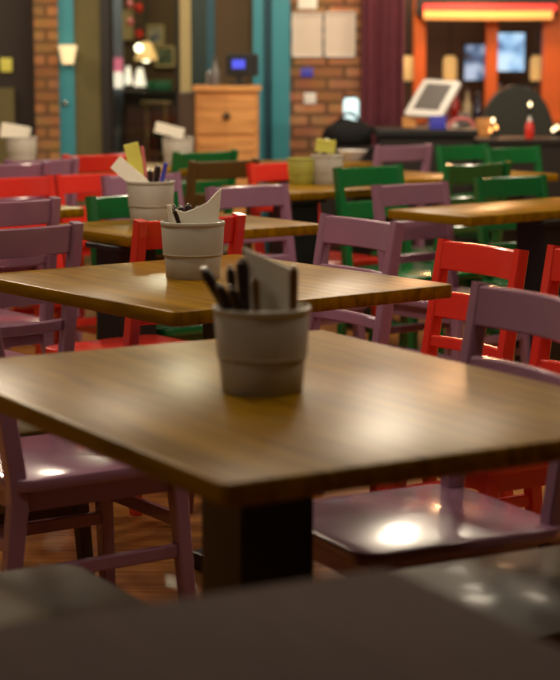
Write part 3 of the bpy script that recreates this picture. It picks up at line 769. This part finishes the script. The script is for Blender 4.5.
def shaped_napkin(p, pts, th, rz, label, mat='paper', lean=0.0, n=3):
    """folded napkins with a cut outline (x, z), n leaves thick"""
    b = BM()
    for k in range(n):
        y0 = -th / 2 + th * k / n; y1 = y0 + th / n * .85; sh = 1 - .03 * k
        f = [b.verts.new((x * sh, y0 + lean * z, z * (1 - .008 * k))) for x, z in pts]; g = [b.verts.new((x * sh, y1 + lean * z, z * (1 - .008 * k))) for x, z in pts]
        b.faces.new(f); b.faces.new(g[::-1])
        for i in range(len(pts)): b.faces.new((f[i], f[(i+1) % len(pts)], g[(i+1) % len(pts)], g[i]))
    o = obj('napkin_stack', b, mat, None, False, p); o.rotation_euler = (0, 0, math.radians(rz))
    return tag(o, label, 'napkins', 'napkins in the buckets')
shaped_napkin(ins(p1, .0, .030, 0), [(-.022, .03), (.048, .03), (.062, .198), (-.030, .236)], .032, -8, 'white napkins with a slanting top in the front bucket', lean=.03, n=4)
p2 = at(193, 277, .75); p2.z = .75
bucket(p2, 'grey bucket with a pointed white napkin on the second table')
shaped_napkin(ins(p2, .004, -.012, 0), [(-.052, .03), (.050, .03), (.070, .226), (.058, .216), (.034, .190), (.0, .174), (-.024, .166), (-.052, .176)], .02, 4, 'white napkin with a raised pointed corner in the second table\'s bucket', lean=.02, n=2)
for fx, fy, tx, ty, dy, lab, r in (
    (-.01, .035, 180, 206, .04, 'dark knife behind the pointed napkin on the second table', .009),
    (.0, .035, 188, 204, .04, 'dark knife behind the pointed napkin, second from left', .009),
    (.012, .03, 197, 206, .03, 'dark knife right of the others behind the pointed napkin', .009),
    (-.02, .02, 174, 205, .0, 'slim dark knife at the left rim of the second table\'s bucket', .006),
    (.01, -.04, 174, 209, -.045, 'short dark clip at the front left of the second table\'s bucket', .005)):
    cutlery(ins(p2, fx, fy, .012), up(tx, ty, p2, dy), lab, r)
b = BM(); tube(b, [ins(p2, -.035, -.03, .02), up(169, 205, p2, -.035)], .006, 10); tag(obj('white_stick', b, 'paper', None, True), 'white paper stick at the left of the second table\'s bucket', 'straw')
p3 = at(151, 223, .75); p3.z = .75
bucket(p3, 'grey bucket with a yellow paper pack and straw on the third table')
napkin(ins(p3, -.012, -.012, .115), (.05, .03, .14), (math.radians(-14), math.radians(-50), math.radians(0)), 'white napkins leaning far left in the third table\'s bucket', layers=2)
napkin(ins(p3, -.028, .036, .09), (.05, .02, .18), (0, math.radians(-13), math.radians(8)), 'yellow paper pack at the left of the third table\'s bucket', 'yellow_paper', layers=3)
for fx, fy, tx, ty, dy, lab, r, m_ in (
    (-.0, .02, 142, 146, .03, 'pink straw standing in the third table\'s bucket', .006, 'pink'),
    (.01, .02, 166, 163, .0, 'blue pen standing in the third table\'s bucket', .007, 'blue'),
    (.0, .0, 150, 170, -.01, 'dark knife beside the leaning napkins in the third table\'s bucket', .009, 'handle'),
    (.0, .03, 158, 165, .03, 'dark knife at the back of the third table\'s bucket', .010, 'handle')):
    if m_ == 'handle': cutlery(ins(p3, fx, fy, .012), up(tx, ty, p3, dy), lab, r)
    else:
        b = BM(); tube(b, [ins(p3, fx, fy, .02), up(tx, ty, p3, dy)], r, 10)
        tag(obj('straw' if m_ == 'pink' else 'pen', b, m_, None, True), lab, 'straw' if m_ == 'pink' else 'pen')
p4 = at(178, 166, .75); p4.z = .75
bucket(p4, 'small far grey bucket left of the host stand')
napkin(ins(p4, .03, .0, .165), (.055, .035, .15), (math.radians(-10), math.radians(-76), math.radians(0)), 'cream napkins drooping left from the far bucket by the host stand', layers=3)
for tx, ty, lab in ((186, 135, 'shiny cutlery end leaning right in the far bucket by the host stand'), (191, 136, 'rightmost shiny cutlery end in the far bucket by the host stand')):
    cutlery(ins(p4, .005 + (tx - 186) * .003, (tx - 188) * .007, .012), up(tx, ty, p4, (tx - 188) * .007), lab, .008, 'steel')
p5 = at(22, 164, .75); p5.z = .75
bucket(p5, 'far grey bucket at the left edge below the brick pillar')
napkin(ins(p5, .04, .0, .155), (.075, .05, .14), (math.radians(-10), math.radians(-80), math.radians(0)), 'white napkins bulging from the far bucket at the left edge', layers=3, curl=-.02)
cutlery(ins(p5, .03, 0, .012), up(30, 136, p5, 0), 'pale cutlery handle in the far bucket at the left edge', .009, 'grey_plastic')
p6 = at(302, 184, .75); p6.z = .75
bucket(p6, 'lime green bucket before the brick wall', 'bucket_lime', .85)
p7 = at(327, 184, .75); p7.z = .75
bucket(p7, 'grey bucket with yellow papers beside the lime bucket', s=.95)
napkin(ins(p7, -.012, 0, .14), (.085, .05, .055), (0, math.radians(8), math.radians(4)), 'yellow paper pack on the bucket beside the lime one', 'yellow_paper', layers=4)
for tx, ty, lab in ((318, 139, 'left pale knob of cutlery above the yellow papers'), (327, 138, 'right pale knob of cutlery above the yellow papers')):
    cutlery(ins(p7, (tx - 322) * .004, .045, .012), up(tx, ty, p7, .045), lab, .008, 'paper')
# bowls
def bowl(p, r, lab, mat='white'):
    b = BM(); lathe(b, [(0, 0), (r * .5, 0), (r * .55, .006), (r, .05), (r * 1.02, .052), (r * .97, .05), (r * .5, .012), (0, .01)], 28)
    return tag(obj('bowl', b, mat, None, True, p), lab, 'bowl')
q = at(352, 160, .75); bowl((q.x, q.y, .75), .085, 'pale bowl on the far table before the low cabinet')

# ================================================================ LIGHT
def lamp(x, y, z, e, r=.07, col=(1, .85, .64)):
    l = bpy.data.lights.new('lamp', 'POINT'); l.energy = e; l.shadow_soft_size = r; l.color = col
    o = bpy.data.objects.new('ceiling_and_fill_light', l); C.objects.link(o); o.location = (x, y, z)
for x, y, z, e, r_ in ((.05, 10.0, 2.3, 13, .16), (.66, 9.9, 2.3, 20, .25), (.66, 11.2, 2.3, 14, .12), (.68, 13.0, 1.9, 14, .1),
        (-1.9, 8.6, 2.7, 70, .12), (2.3, 8.2, 2.7, 70, .12), (.6, 7.4, 2.95, 70, .15), (-1.6, 5.4, 2.7, 60, .14), (1.9, 4.9, 2.7, 60, .14),
        (-.1, 5.0, 2.95, 34, .15), (-.9, 4.0, 2.95, 46, .15), (1.2, 8.2, 3.0, 40, .15), (-1.1, 8.4, 3.0, 40, .15), (-1.5, 2.6, 2.7, 20, .2), (.9, 2.9, 2.9, 26, .2), (-1.2, .6, 2.6, 9, .25), (.65, 8.6, 3.0, 50, .15), (-2.6, 10.6, 2.6, 50, .12), (2.9, 11, 2.5, 40, .12)):
    lamp(x, y, z, e, r_)  # includes added fill lights for bucket fronts, back rows and seats
lamp(xs(139, ND - 1.4), ND - 1.4, 2.5, 55)  # added fill to brighten the room beyond the window
lamp(xs(480, 12.6), 12.6, 2.0, 36, .1, (1, .55, .26))  # added orange fill that helps the tubes light the bar posts
w = bpy.data.worlds.new('room_world'); SC.world = w; w.use_nodes = True
w.node_tree.nodes['Background'].inputs[0].default_value = (1, .8, .6, 1); w.node_tree.nodes['Background'].inputs[1].default_value = .02

# ================================================================ CAMERA
cam = bpy.data.cameras.new('camera'); co = bpy.data.objects.new('camera', cam); C.objects.link(co)
co.location = (0, 0, CZ); co.rotation_euler = (PI / 2 - PIT, 0, 0)
cam.sensor_fit = 'VERTICAL'; cam.sensor_height = 24; cam.lens = F / 680 * 24
cam.clip_start = .02; cam.clip_end = 60
cam.dof.use_dof = True; cam.dof.focus_distance = 4.75; cam.dof.aperture_fstop = 2.4; cam.dof.aperture_blades = 0
SC.camera = co
SC.view_settings.view_transform = 'Standard'; SC.view_settings.look = 'None'
SC.view_settings.gamma = 1; SC.view_settings.use_curve_mapping = False
SC.view_settings.exposure = 0.0
